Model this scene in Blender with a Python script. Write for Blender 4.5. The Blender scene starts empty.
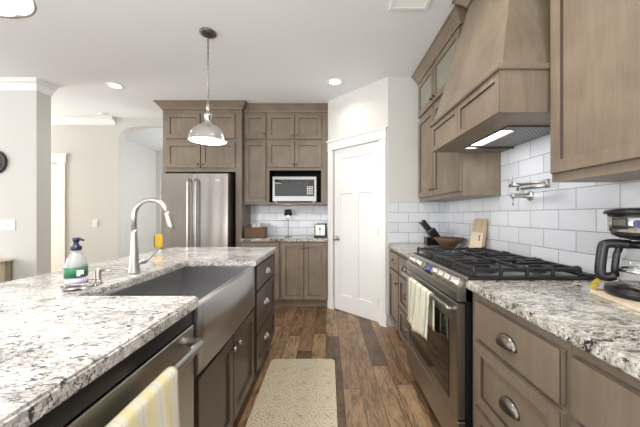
import bpy, bmesh, math, random
from mathutils import Vector, Matrix
random.seed(7)
PI = math.pi
C = bpy.context.scene.collection
S = bpy.context.scene

# ------------------------------------------------------------------ camera, world, big lights, exposure
cam_d = bpy.data.cameras.new('camera'); cam = bpy.data.objects.new('camera', cam_d); C.objects.link(cam)
cam.location = (0, 0, 1.23); cam.rotation_euler = (PI/2, 0, 0)
cam_d.sensor_width = 36; cam_d.lens = 16.0; cam_d.shift_x = -0.0125; cam_d.shift_y = 0.0023
cam_d.clip_start = 0.02
S.camera = cam
S.view_settings.view_transform = 'Standard'
S.view_settings.look = 'None'
S.view_settings.gamma = 1
S.view_settings.use_curve_mapping = False
S.view_settings.exposure = 0.34
w = bpy.data.worlds.new('world'); S.world = w; w.use_nodes = True
w.node_tree.nodes['Background'].inputs[0].default_value = (0.86, 0.92, 1.0, 1)
w.node_tree.nodes['Background'].inputs[1].default_value = 1.0

def area(name, loc, rot, sx, sy, power, col=(1, 1, 1), shape='RECTANGLE', spread=PI):
    d = bpy.data.lights.new(name, 'AREA'); d.shape = shape; d.size = sx; d.size_y = sy
    d.energy = power; d.color = col; d.spread = spread
    o = bpy.data.objects.new(name, d); C.objects.link(o); o.location = loc; o.rotation_euler = rot
    return o
# daylight through the windows of the rear wall and of the living side
area('daylight_rear', (-1.9, -3.85, 1.45), (PI/2, 0, 0), 4.6, 2.3, 22, (1.0, 0.99, 0.97))
area('daylight_side', (-6.4, 0.4, 1.45), (PI/2, 0, -PI/2), 4.2, 2.3, 98, (1.0, 0.985, 0.955))
area('ceiling_fill', (-1.2, -2.6, .95), (PI-math.radians(16), 0, 0), 4.6, 2.2, 185, (0.96, .985, 1.0))  # added upward fill behind the camera, brightens the ceiling
area('daylight_hall', (-1.75, 5.7, 1.5), (PI/2, 0, PI/2), 1.3, 1.8, 26, (0.95, 0.98, 1.0))

area('foyer_fill', (-6.6, 3.95, 1.4), (PI/2, 0, -PI/2), .8, 2.2, 85, (1, .98, .94))  # added fill light for the far wall, no window behind it

# ------------------------------------------------------------------ materials
def rgb(r, g, b):
    f = lambda c: (c/255/12.92) if c/255 <= .04045 else ((c/255+.055)/1.055)**2.4
    return (f(r), f(g), f(b), 1)
def mat(name, col, rough=.5, metal=0, spec=None, emit=None, estr=0, trans=0, ior=None, alpha=None, coat=0):
    m = bpy.data.materials.new(name); m.use_nodes = True
    b = m.node_tree.nodes['Principled BSDF']
    b.inputs['Base Color'].default_value = col; b.inputs['Roughness'].default_value = rough
    b.inputs['Metallic'].default_value = metal
    if spec is not None: b.inputs['Specular IOR Level'].default_value = spec
    if emit: b.inputs['Emission Color'].default_value = emit; b.inputs['Emission Strength'].default_value = estr
    if trans: b.inputs['Transmission Weight'].default_value = trans
    if ior: b.inputs['IOR'].default_value = ior
    if coat: b.inputs['Coat Weight'].default_value = coat
    return m
class N:
    def __init__(s, m): s.m = m; s.t = m.node_tree; s.b = s.t.nodes['Principled BSDF']
    def n(s, kind, **kw):
        x = s.t.nodes.new(kind)
        for k, v in kw.items(): setattr(x, k, v)
        return x
    def l(s, a, b): s.t.links.new(a, b)
    def val(s, x, i, v):
        if hasattr(v, 'type') and hasattr(v, 'links'): s.l(v, x.inputs[i])
        else: x.inputs[i].default_value = v
    def math(s, op, a, b=None, c=None):
        x = s.n('ShaderNodeMath', operation=op); s.val(x, 0, a)
        if b is not None: s.val(x, 1, b)
        if c is not None: s.val(x, 2, c)
        return x.outputs[0]
    def coords(s, kind='Object'): return s.n('ShaderNodeTexCoord').outputs[kind]
    def sep(s, v): x = s.n('ShaderNodeSeparateXYZ'); s.l(v, x.inputs[0]); return x.outputs
    def comb(s, a, b, c):
        x = s.n('ShaderNodeCombineXYZ')
        for i, v in enumerate((a, b, c)): s.val(x, i, v)
        return x.outputs[0]
    def noise(s, vec, scale, detail=3, rough=.5, dist=0):
        x = s.n('ShaderNodeTexNoise'); s.l(vec, x.inputs['Vector']); x.inputs['Scale'].default_value = scale
        x.inputs['Detail'].default_value = detail; x.inputs['Roughness'].default_value = rough; x.inputs['Distortion'].default_value = dist
        return x.outputs[0]
    def ramp(s, f, stops, interp='LINEAR'):
        x = s.n('ShaderNodeValToRGB'); s.l(f, x.inputs[0]); r = x.color_ramp; r.interpolation = interp
        while len(r.elements) < len(stops): r.elements.new(.5)
        for e, (p, c) in zip(r.elements, stops): e.position = p; e.color = c if len(c) == 4 else (*c, 1)
        return x.outputs[0]
    def mix(s, f, a, b, mode='MIX'):
        x = s.n('ShaderNodeMix', data_type='RGBA', blend_type=mode)
        s.val(x, 0, f); s.val(x, 6, a); s.val(x, 7, b); return x.outputs[2]
    def scale(s, v, k): 
        x = s.n('ShaderNodeMapping'); s.l(v, x.inputs[0]); x.inputs[3].default_value = k; return x.outputs[0]
    def bump(s, h, strength=.2, dist=.002):
        x = s.n('ShaderNodeBump'); s.l(h, x.inputs['Height']); x.inputs['Strength'].default_value = strength; x.inputs['Distance'].default_value = dist
        s.l(x.outputs[0], s.b.inputs['Normal'])
    def col(s, v): s.l(v, s.b.inputs['Base Color'])
    def rough(s, v): s.l(v, s.b.inputs['Roughness'])

def paint(name, c, rough=.6):
    m = mat(name, c, rough); n = N(m); n.bump(n.noise(n.coords(), 90, 2), .05, .001); return m
def wood(name, dark, mid, light, stretch=(14, 14, 1.2), rough=.42, sc=3.0):
    m = mat(name, mid, rough); n = N(m)
    g = n.scale(n.coords(), stretch)
    a = n.noise(g, sc, 5, .55, .35); b = n.noise(n.coords(), 3.2, 3, .5, .6)
    f = n.math('ADD', n.math('MULTIPLY', a, .38), n.math('MULTIPLY', b, .62))
    n.col(n.ramp(f, [(.34, dark), (.5, mid), (.66, light)]))
    n.bump(a, .04, .001); return m
def granite(name, lt, md, dk, seed=0., amount=.0):
    m = mat(name, lt, .14, coat=.1); n = N(m)
    v = n.n('ShaderNodeMapping'); n.l(n.coords(), v.inputs[0]); v.inputs[1].default_value = (seed, seed*1.7, 0); v.inputs[2].default_value = (0, 0, .45); v.inputs[3].default_value = (.7, 1.25, 1); v = v.outputs[0]
    K = (0, 0, 0); W1 = (1, 1, 1)
    cloud = n.noise(v, 5.5, 3, .55, .5); med = n.noise(v, 34, 4, .65, .6); fine = n.noise(v, 110, 4, .7, .3); xf = n.noise(v, 210, 2, .6)
    dc = n.math('MULTIPLY', n.math('SUBTRACT', cloud, .5), .24)
    base = n.mix(n.ramp(n.math('ADD', med, dc), [(.42, K), (.60, W1)]), lt, md)
    base = n.mix(n.ramp(xf, [(.45, K), (.62, (.5, .5, .5))]), base, md)
    base = n.mix(n.ramp(n.math('ADD', fine, dc), [(.55-amount, K), (.63-amount, W1)]), base, n.mix(.55, md, dk))
    fl = n.math('ADD', n.math('MULTIPLY', n.noise(v, 54, 4, .7, .7), 1.0), n.math('MULTIPLY', dc, 1.3))
    base = n.mix(n.ramp(fl, [(.575-amount, K), (.62-amount, W1)]), base, dk)
    n.col(base); return m
def tiles(name, axis, u0, z0=.925, W=.223, H=.1114):
    m = mat(name, rgb(236, 238, 243), .12, coat=.2); n = N(m)
    x = n.sep(n.coords()); u = x[axis]; z = x[2]
    r = n.math('DIVIDE', n.math('SUBTRACT', z, z0), H); row = n.math('FLOOR', r); fz = n.math('FRACT', r)
    par = n.math('MULTIPLY', n.math('FLOORED_MODULO', row, 2), .5)
    uu = n.math('ADD', n.math('DIVIDE', n.math('SUBTRACT', u, u0), W), par); fu = n.math('FRACT', n.math('ADD', uu, 50)); 
    du = n.math('MULTIPLY', n.math('MINIMUM', fu, n.math('SUBTRACT', 1, fu)), W)
    dz = n.math('MULTIPLY', n.math('MINIMUM', fz, n.math('SUBTRACT', 1, fz)), H)
    d = n.math('MINIMUM', du, dz)
    idn = n.n('ShaderNodeTexWhiteNoise', noise_dimensions='2D'); n.l(n.comb(n.math('FLOOR', uu), row, 0), idn.inputs['Vector'])
    tc = n.mix(idn.outputs[0], rgb(214, 217, 224), rgb(232, 234, 239))
    g = n.ramp(d, [(.0014, (0, 0, 0)), (.0022, (1, 1, 1))])
    n.col(n.mix(g, rgb(138, 139, 144), tc)); n.rough(n.ramp(g, [(0, (.8, .8, .8)), (1, (.13, .13, .13))]))
    n.bump(n.ramp(d, [(.0010, (0, 0, 0)), (.0045, (1, 1, 1))]), .6, .002); return m
def steel(name, c=(.62, .61, .60, 1), rough=.26, ax=(1, 1, 60), amt=.06, aniso=0):
    m = mat(name, c, rough, 1); n = N(m)
    a = n.noise(n.scale(n.coords(), ax), 6, 3); 
    n.rough(n.math('ADD', rough - amt/2, n.math('MULTIPLY', a, amt))); return m

M = {}
M['ceiling'] = paint('ceiling_paint', rgb(236, 238, 240), .8)
M['wall'] = paint('wall_paint', rgb(211, 209, 204), .7)
M['trim'] = mat('white_trim_paint', rgb(238, 237, 235), .35)
M['up'] = wood('cabinet_stain', rgb(117, 103, 90), rgb(131, 117, 102), rgb(144, 130, 113))
M['isl'] = wood('island_stain', rgb(60, 49, 41), rgb(70, 58, 48), rgb(80, 66, 55), rough=.3)
M['glaze_and_shade'] = mat('dark_glaze_and_shade', rgb(70, 56, 46), .5)  # recess glaze, also the gap shade painted on front edges
M['granite'] = granite('granite', rgb(222, 221, 218), rgb(172, 169, 167), rgb(74, 71, 72), 0, .008)
M['granite_r'] = granite('granite_speckled', rgb(228, 225, 216), rgb(160, 155, 148), rgb(48, 46, 46), 3.1, .03)
M['tile_r'] = tiles('subway_tile_side', 1, 1.37)
M['tile_f'] = tiles('subway_tile_front', 0, .662)
M['tile_b'] = tiles('subway_tile_rear', 0, -.55)
M['steel'] = steel('brushed_steel', (.42, .41, .39, 1), .30)
M['steel_v'] = steel('fridge_steel', (.36, .34, .32, 1), .30, (40, 40, 1), .05)
M['sinksteel'] = steel('sink_steel', (.46, .46, .47, 1), .34, (1, 1, 120), .04)
def fridge_mat():
    m = steel('fridge_door_steel', (.40, .37, .34, 1), .25, (40, 40, 1), .05); n = N(m)
    x = n.sep(n.coords()); v = n.comb(x[0], 0, n.math('MULTIPLY', x[2], .06)); n.bump(n.noise(v, 4, 1, .4), .35, .04); return m
M['steel_v'] = fridge_mat()
M['nickel'] = mat('brushed_nickel', (.50, .48, .44, 1), .34, 1)
M['steel_m'] = steel('microwave_steel', (.30, .29, .28, 1), .3)
M['shade'] = steel('polished_shade_steel', (.72, .71, .70, 1), .22, (1, 1, 60), .05)
M['knob'] = mat('satin_knob', (.62, .58, .52, 1), .38, 1)
M['chrome'] = mat('chrome', (.68, .67, .65, 1), .14, 1)
M['dknickel'] = mat('dark_nickel', (.20, .18, .16, 1), .34, 1)
M['black'] = mat('black_plastic', rgb(22, 22, 26), .3)
M['iron'] = mat('cast_iron', rgb(34, 34, 37), .42)
M['blackglass'] = mat('black_glass', rgb(14, 12, 11), .05, coat=.5)
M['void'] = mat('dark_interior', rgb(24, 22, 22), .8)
M['glass'] = mat('clear_glass', (1, 1, 1, 1), .02, trans=1, ior=1.45)
M['frost'] = mat('seeded_cabinet_glass', rgb(140, 136, 118), .18, coat=.3)
M['lamp'] = mat('lamp_glow', (1, 1, 1, 1), .5, emit=(1, .97, .92, 1), estr=6)
M['plate'] = mat('white_plastic', rgb(240, 240, 238), .35)
M['cream'] = mat('cream_paint', rgb(222, 214, 190), .5)

def floor_mat():
    m = mat('plank_floor', rgb(110, 86, 66), .3); n = N(m); x = n.sep(n.coords()); Wd = .127; L = 1.05
    cu = n.math('DIVIDE', n.math('ADD', x[0], .02), Wd); ci = n.math('FLOOR', cu); fu = n.math('FRACT', n.math('ADD', cu, 100))
    wn = n.n('ShaderNodeTexWhiteNoise', noise_dimensions='1D'); n.l(ci, wn.inputs['W'])
    cv = n.math('ADD', n.math('DIVIDE', x[1], L), n.math('MULTIPLY', wn.outputs[0], 7.3)); ri = n.math('FLOOR', cv); fv = n.math('FRACT', cv)
    wid = n.n('ShaderNodeTexWhiteNoise', noise_dimensions='2D'); n.l(n.comb(ci, ri, 0), wid.inputs['Vector']); pid = wid.outputs[0]
    v = n.comb(n.math('ADD', n.math('MULTIPLY', x[0], 11), n.math('MULTIPLY', pid, 31)), n.math('MULTIPLY', x[1], 1.5), n.math('MULTIPLY', pid, 17))
    g = n.noise(v, 2.1, 5, .6, 1.6); g2 = n.noise(v, 11, 3, .6, .4); cl = n.noise(n.coords(), 5, 3, .5, .5)
    base = n.ramp(n.math('ADD', n.math('MULTIPLY', pid, .65), n.math('MULTIPLY', cl, .45)), [(.15, rgb(78, 58, 41)), (.45, rgb(142, 113, 84)), (.75, rgb(178, 148, 114)), (.98, rgb(202, 176, 144))])
    base = n.mix(n.ramp(g, [(.38, (1, 1, 1)), (.56, (0, 0, 0))]), base, n.mix(.62, base, rgb(54, 37, 26)))
    base = n.mix(n.ramp(g2, [(.3, (.55, .55, .55)), (.55, (0, 0, 0))]), base, rgb(74, 54, 40))
    du = n.math('MULTIPLY', n.math('MINIMUM', fu, n.math('SUBTRACT', 1, fu)), Wd); dv = n.math('MULTIPLY', n.math('MINIMUM', fv, n.math('SUBTRACT', 1, fv)), L)
    e = n.ramp(n.math('MINIMUM', du, dv), [(.0008, (0, 0, 0)), (.0022, (1, 1, 1))])
    n.col(n.mix(e, rgb(44, 33, 26), base)); n.rough(n.math('ADD', .24, n.math('MULTIPLY', g, .18))); n.bump(e, .35, .0015); return m
M['floor'] = floor_mat()

def mat_rug():
    m = mat('mat_pattern', rgb(208, 196, 170), .75); n = N(m); x = n.sep(n.coords()); T = .172
    cell = []
    for i in (0, 1): cell.append(n.math('SUBTRACT', n.math('FRACT', n.math('ADD', n.math('DIVIDE', x[i], T), 20.5)), .5))
    u, v = cell; r = n.math('SQRT', n.math('ADD', n.math('MULTIPLY', u, u), n.math('MULTIPLY', v, v)))
    a = n.math('ARCTAN2', v, u); pet = n.math('MULTIPLY', n.math('COSINE', n.math('MULTIPLY', a, 8)), .05)
    ring = n.math('SINE', n.math('MULTIPLY', n.math('ADD', r, pet), 44))
    cr = n.math('ABSOLUTE', n.math('MULTIPLY', n.math('SUBTRACT', n.math('ABSOLUTE', u), n.math('ABSOLUTE', v)), 1))
    line = n.ramp(ring, [(.35, (0, 0, 0)), (.75, (1, 1, 1))]); cross = n.ramp(cr, [(.02, (1, 1, 1)), (.045, (0, 0, 0))])
    mask = n.math('MAXIMUM', n.math('MULTIPLY', line, .8), n.math('MULTIPLY', cross, n.math('LESS_THAN', r, .2)))
    sp = n.noise(n.coords(), 60, 3, .6); mask = n.math('MULTIPLY', mask, n.ramp(sp, [(.38, (0, 0, 0)), (.55, (1, 1, 1))]))
    n.col(n.mix(mask, rgb(210, 199, 176), rgb(158, 145, 122))); n.bump(n.noise(n.coords(), 220, 2), .25, .001); return m
M['mat'] = mat_rug()
def stripes(name, axis, period, stops, phase=0.):
    m = mat(name, rgb(240, 238, 225), .9); n = N(m); x = n.sep(n.coords('Generated'))
    f = n.math('FRACT', n.math('ADD', n.math('MULTIPLY', x[axis], period), phase)); n.col(n.ramp(f, stops, 'CONSTANT')); n.bump(n.noise(n.coords(), 300, 2), .3, .001); return m

# ------------------------------------------------------------------ mesh building
class MB:
    def __init__(s): s.bm = bmesh.new()
    def box(s, x0, x1, y0, y1, z0, z1, bev=0, seg=1):
        vs = [s.bm.verts.new(p) for p in ((x0,y0,z0),(x1,y0,z0),(x1,y1,z0),(x0,y1,z0),(x0,y0,z1),(x1,y0,z1),(x1,y1,z1),(x0,y1,z1))]
        fs = [s.bm.faces.new([vs[i] for i in f]) for f in ((3,2,1,0),(4,5,6,7),(0,1,5,4),(1,2,6,5),(2,3,7,6),(3,0,4,7))]
        if bev:
            es = list({e for f in fs for e in f.edges})
            bmesh.ops.bevel(s.bm, geom=es, offset=bev, segments=seg, affect='EDGES', profile=.5)
        return s
    def obox(s, c, ax, h, bev=0, seg=1):        # oriented box: centre, three axes, half sizes
        m = MB(); m.box(-h[0], h[0], -h[1], h[1], -h[2], h[2], bev, seg)
        R = Matrix((ax[0], ax[1], ax[2])).transposed().to_4x4(); R.translation = Vector(c)
        return s.join(m, R)
    def join(s, o, T=None):
        if T is not None: bmesh.ops.transform(o.bm, matrix=T, verts=o.bm.verts)
        mp = {v: s.bm.verts.new(v.co) for v in o.bm.verts}
        for f in o.bm.faces:
            try: nf = s.bm.faces.new([mp[v] for v in f.verts]); nf.smooth = f.smooth; nf.material_index = f.material_index
            except ValueError: pass
        o.bm.free(); return s
    def prism(s, pts, a, b, plane='XZ'):
        def P(p, t):
            return {'XZ': (p[0], t, p[1]), 'YZ': (t, p[0], p[1]), 'XY': (p[0], p[1], t)}[plane]
        A = [s.bm.verts.new(P(p, a)) for p in pts]; B = [s.bm.verts.new(P(p, b)) for p in pts]; n = len(pts)
        s.bm.faces.new(A); s.bm.faces.new(B[::-1])
        for i in range(n): s.bm.faces.new([A[i], B[i], B[(i+1) % n], A[(i+1) % n]])
        return s
    def lathe(s, prof, c=(0,0,0), axis=(0,0,1), seg=24, smooth=True, sx=1, sy=1):
        ax = Vector(axis).normalized(); t = Vector((0,0,1)) if abs(ax.z) < .9 else Vector((1,0,0))
        u = ax.cross(t).normalized(); v = ax.cross(u); c = Vector(c); rings = []
        for r, h in prof:
            if r <= 1e-6: rings.append([s.bm.verts.new(c + ax*h)])
            else: rings.append([s.bm.verts.new(c + ax*h + (u*math.cos(2*PI*i/seg)*sx + v*math.sin(2*PI*i/seg)*sy)*r) for i in range(seg)])
        for A, B in zip(rings, rings[1:]):
            for i in range(seg):
                j = (i+1) % seg
                q = [A[i], A[j], B[j], B[i]] if len(A) > 1 and len(B) > 1 else ([A[0], B[j], B[i]] if len(A) == 1 and len(B) > 1 else ([A[i], A[j], B[0]] if len(B) == 1 and len(A) > 1 else None))
                if q:
                    f = s.bm.faces.new(q); f.smooth = smooth
        return s
    def cyl(s, a, b, r, r2=None, seg=20):
        a = Vector(a); b = Vector(b); L = (b-a).length; r2 = r if r2 is None else r2
        return s.lathe([(0, 0), (r, 0), (r2, L), (0, L)], a, b-a, seg)
    def tube(s, pts, r, seg=12, cap=True, flat=1):
        P = [Vector(p) for p in pts]; R = r if isinstance(r, (list, tuple)) else [r]*len(P); rings = []; u = None
        for i, p in enumerate(P):
            d = (P[min(i+1, len(P)-1)] - P[max(i-1, 0)]).normalized()
            if u is None: u = d.cross(Vector((0,0,1)) if abs(d.z) < .9 else Vector((1,0,0))).normalized()
            else: u = (u - d*u.dot(d)).normalized()
            v = d.cross(u)
            rings.append([s.bm.verts.new(p + (u*math.cos(2*PI*k/seg) + v*math.sin(2*PI*k/seg)*flat)*R[i]) for k in range(seg)])
        for A, B in zip(rings, rings[1:]):
            for k in range(seg):
                f = s.bm.faces.new([A[k], A[(k+1) % seg], B[(k+1) % seg], B[k]]); f.smooth = True
        if cap: s.bm.faces.new(rings[0][::-1]); s.bm.faces.new(rings[-1])
        return s
    def sweep(s, path, prof, cap=True):         # profile (outward, z) along a 2D path; outward = right of travel
        P = [Vector(p) for p in path]; rings = []
        for i, p in enumerate(P):
            ns = []
            if i > 0: d = (P[i]-P[i-1]).normalized(); ns.append(Vector((d.y, -d.x)))
            if i < len(P)-1: d = (P[i+1]-P[i]).normalized(); ns.append(Vector((d.y, -d.x)))
            if len(ns) == 2:
                n = (ns[0]+ns[1]); n = n / (1 + ns[0].dot(ns[1]))
            else: n = ns[0]
            rings.append([s.bm.verts.new((p.x + n.x*o, p.y + n.y*o, z)) for o, z in prof])
        k = len(prof)
        for A, B in zip(rings, rings[1:]):
            for i in range(k): s.bm.faces.new([A[i], A[(i+1) % k], B[(i+1) % k], B[i]])
        if cap: s.bm.faces.new(rings[0][::-1]); s.bm.faces.new(rings[-1])
        return s
    def build(s, name, m, parent=None, loc=None):
        root = Vector((0,0,0)) if parent is None else Vector(parent['_o'])
        if loc is not None: root = Vector(loc)
        bmesh.ops.recalc_face_normals(s.bm, faces=s.bm.faces)
        bmesh.ops.translate(s.bm, verts=s.bm.verts, vec=-root)
        me = bpy.data.meshes.new(name); s.bm.to_mesh(me); s.bm.free()
        o = bpy.data.objects.new(name, me); C.objects.link(o)
        for x in (m if isinstance(m, (list, tuple)) else [m]): me.materials.append(M[x] if isinstance(x, str) else x)
        if parent is not None: o.parent = parent
        else: o.location = root
        o['_o'] = tuple(root)
        return o
ALL = []
def tag(o, label, cat, group=None):
    o['label'] = label; o['category'] = cat
    if group: o['group'] = group
    return o
def thing(name, loc, label, cat, group=None):
    o = bpy.data.objects.new(name, None); C.objects.link(o); o.location = loc; o.empty_display_size = .05
    o['_o'] = tuple(loc); return tag(o, label, cat, group)
def struct(o): o['kind'] = 'structure'; return o
def lab(o, t): o['label'] = t; return o
def copy_tree(o, parent=None):
    c = o.copy(); C.objects.link(c)
    if parent is not None: c.parent = parent
    for ch in [x for x in bpy.data.objects if x.parent is o]: copy_tree(ch, c)
    return c
def spline(pts, n=8):
    P = [Vector(p) for p in pts]; out = []
    for i in range(len(P)-1):
        p0 = P[max(i-1, 0)]; p1 = P[i]; p2 = P[i+1]; p3 = P[min(i+2, len(P)-1)]
        for k in range(n):
            t = k/n; out.append(.5*((2*p1) + (p2-p0)*t + (2*p0-5*p1+4*p2-p3)*t*t + (3*p1-p0-3*p2+p3)*t**3))
    return out + [P[-1]]

class Fr:   # a vertical face: origin on the face, u along it, n outward
    def __init__(s, o, u, n): s.o = Vector(o); s.u = Vector(u).normalized(); s.n = Vector(n).normalized(); s.z = Vector((0,0,1))
    def p(s, u, z, n=0): return s.o + s.u*u + s.z*z + s.n*n
def shaker(F, u0, u1, z0, z1, t=.02, rail=.058, rec=.011, n0=.0, mid=None):
    m = MB(); bm = m.bm; e = .002
    def ring(a, zz, n): return [bm.verts.new(F.p(*q, n)) for q in ((a[0], zz[0]), (a[1], zz[0]), (a[1], zz[1]), (a[0], zz[1]))]
    def loop(A, B):
        for i in range(4): bm.faces.new([A[i], A[(i+1) % 4], B[(i+1) % 4], B[i]])
    r0 = ring((u0, u1), (z0, z1), n0); r1 = ring((u0, u1), (z0, z1), n0+t-e); r2 = ring((u0+e, u1-e), (z0+e, z1-e), n0+t)
    bm.faces.new(r0); loop(r0, r1); loop(r1, r2)
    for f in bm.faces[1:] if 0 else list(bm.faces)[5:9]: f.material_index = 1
    holes = [(u0+rail, u1-rail, z0+rail, z1-rail)] if mid is None else [(u0+rail, u1-rail, a, b) for a, b in mid]
    if mid is None:
        a, b, c, d = holes[0]
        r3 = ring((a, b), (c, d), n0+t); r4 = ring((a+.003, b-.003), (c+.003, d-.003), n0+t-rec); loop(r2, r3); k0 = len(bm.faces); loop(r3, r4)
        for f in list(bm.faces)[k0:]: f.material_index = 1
        bm.faces.new(r4)
    return m
def slab(F, u0, u1, z0, z1, t=.02, n0=0, bev=.003):
    m = MB(); m.obox(F.p((u0+u1)/2, (z0+z1)/2, n0+t/2), (F.u, F.z, F.n), (abs(u1-u0)/2, (z1-z0)/2, t/2), bev)
    for f in m.bm.faces:
        f.normal_update(); q = abs(f.normal.dot(F.n))
        if .1 < q < .98: f.material_index = 1  # bevels coloured dark to paint in the shadow of the drawer gaps
    return m
def cup(F, u, z, n, w=.050, h=.042, d=.028):
    m = MB(); bm = m.bm; A = 14; B = 7; g = []
    for i in range(A+1):
        a = PI*i/A
        g.append([bm.verts.new(F.p(u + w*math.cos(a), z - h*.45 + h*max(math.sin(a), .0)**.8*math.cos(b*PI/2/B), n + d*max(math.sin(a), 0)**.8*math.sin(b*PI/2/B)*1.0)) for b in range(B+1)])
    for i in range(A):
        for b in range(B):
            f = bm.faces.new([g[i][b], g[i+1][b], g[i+1][b+1], g[i][b+1]]); f.smooth = True
    bmesh.ops.remove_doubles(bm, verts=bm.verts, dist=.0004)
    ret = bmesh.ops.solidify(bm, geom=bm.faces[:], thickness=.002)
    return m
def knob(F, u, z, n, r=.014):
    m = MB(); m.lathe([(0, 0), (.007, 0), (.0055, .012), (r*.8, .016), (r, .022), (r*.75, .028), (0, .030)], F.p(u, z, n), F.n, 16); return m

# ------------------------------------------------------------------ setting
H = 2.75
struct(MB().box(-7, 1.45, -4.5, 7.2, -.1, 0).build('floor', 'floor'))
struct(MB().box(-7, 1.45, -4.5, 7.2, H, H+.1).build('ceiling', 'ceiling'))
struct(MB().box(1.3, 1.42, -4.5, 3.13, 0, H).build('wall_right', 'wall'))
struct(MB().box(.66, 1.42, 3.13, 3.25, 0, H).build('wall_pantry', 'wall'))
m = MB(); m.box(-2.23, .12, 4.3, 4.42, 0, H); m.box(0, .12, 3.85, 4.3, 0, H); struct(m.build('wall_back', 'wall'))
m = MB()
m.box(-7, 1.45, -4.6, -4.5, 0, .35); m.box(-7, 1.45, -4.6, -4.5, 2.6, H)
for a, b in ((-7, -4.4), (.6, 1.45)): m.box(a, b, -4.6, -4.5, .35, 2.6)
struct(m.build('wall_rear', 'wall'))
m = MB(); m.box(-7.1, -7, -4.5, 7.2, 0, .35); m.box(-7.1, -7, -4.5, 7.2, 2.6, H); m.box(-7.1, -7, -4.5, -2, .35, 2.6); m.box(-7.1, -7, 2.4, 7.2, .35, 2.6)
struct(m.build('wall_left', 'wall'))
struct(MB().box(-7, -3.31, 3.23, 3.40, 0, H).build('wall_stub', 'wall'))
# far wall with the arched opening and its door
m = MB(); AX0, AX1 = -3.29, -2.26; pts = [(-7, 0), (-5.02, 0), (-5.02, 2.05), (-4.22, 2.05), (-4.22, 0), (AX0, 0)]
for i in range(17):
    a = PI*i/16; pts.append(((AX0+AX1)/2 - (AX1-AX0)/2*math.cos(a), 2.42 + .22*math.sin(a)**.9))
pts += [(AX1, 0), (-2.1, 0), (-2.1, H), (-7, H)]
m.prism(pts, 4.46, 4.6, 'XZ'); struct(m.build('wall_far', 'wall'))
struct(MB().box(-2.24, -2.1, 4.42, 4.46, 0, H).build('wall_return', 'wall'))
m = MB(); m.box(-4.2, -4.08, 4.6, 6.9, 0, H); struct(m.build('wall_hall', mat('hall_paint', rgb(222, 220, 214), .7)))
struct(MB().box(-4.1, -1.5, 6.75, 6.87, 0, H).build('wall_hall_end', 'wall'))
struct(MB().box(-1.6, -1.5, 4.42, 6.75, 0, H).build('wall_hall_side', 'wall'))

# crown mouldings on the walls
CR = [(0, H-.11), (.012, H-.11), (.018, H-.085), (.05, H-.045), (.075, H-.03), (.078, H-.012), (.09, H-.012), (.09, H), (0, H)]
m = MB(); m.sweep([(-7, 3.23), (-3.31, 3.23), (-3.31, 3.40)], [(o, z) for o, z in CR]); struct(m.build('trim_1', 'trim'))
m = MB(); m.sweep([(-7, 4.46), (-3.33, 4.46)], [(o, z) for o, z in CR]); struct(m.build('trim_2', 'trim'))
m = MB(); m.box(-3.7, -3.31, 3.218, 3.23, 0, .13); struct(m.build('baseboard_left', 'trim'))
# door in the far wall
m = MB()
m.box(-4.22, -4.11, 4.44, 4.46, 0, 2.05); m.box(-5.13, -5.02, 4.44, 4.46, 0, 2.05)
m.box(-5.15, -4.09, 4.435, 4.46, 2.05, 2.17); m.box(-5.18, -4.06, 4.42, 4.46, 2.17, 2.19); struct(m.build('trim_3', 'trim'))
m = MB(); F = Fr((-5.02, 4.52, 0), (1, 0, 0), (0, -1, 0))
m.join(shaker(F, .005, .795, 1.45, 2.045, .03, .1, .012)); m.join(shaker(F, .005, .795, .01, 1.448, .03, .1, .012)); struct(m.build('door_2', mat('hall_door_paint', rgb(228, 221, 210), .5)))

# diagonal pantry wall with its door
DA = Vector((.66, 3.13, 0)); DB = Vector((0, 3.79, 0)); L = (DB-DA).length
F = Fr(DB, DA-DB, (-1, -1, 0)); F_d = F
def dbox(u0, u1, z0, z1, n0, n1, bev=0): 
    return MB().obox(F_d.p((u0+u1)/2, (z0+z1)/2, (n0+n1)/2), (F_d.u, F_d.z, F_d.n), (abs(u1-u0)/2, (z1-z0)/2, abs(n1-n0)/2), bev)
D0, D1, DT = .105, .815, 2.07
m = dbox(0, D0, 0, H, -.1, 0); m.join(dbox(D1, L, 0, H, -.1, 0)); m.join(dbox(D0, D1, DT+.01, H, -.1, 0)); struct(m.build('wall_diagonal', 'wall'))
m = dbox(.012, D0-.004, 0, DT+.005, 0, .018, .002); m.join(dbox(D1+.004, L-.02, 0, DT+.005, 0, .018, .002))
m.join(dbox(.008, L-.012, DT+.005, DT+.02, 0, .024)); m.join(dbox(.012, L-.016, DT+.02, DT+.115, 0, .02)); m.join(dbox(.0, L, DT+.115, DT+.135, 0, .035, .003))
m.join(dbox(D0-.004, D0, 0, DT+.005, -.09, 0)); m.join(dbox(D1, D1+.004, 0, DT+.005, -.09, 0)); m.join(dbox(D0, D1, DT+.005, DT+.009, -.09, 0))
struct(m.build('trim_4', 'trim'))
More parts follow.
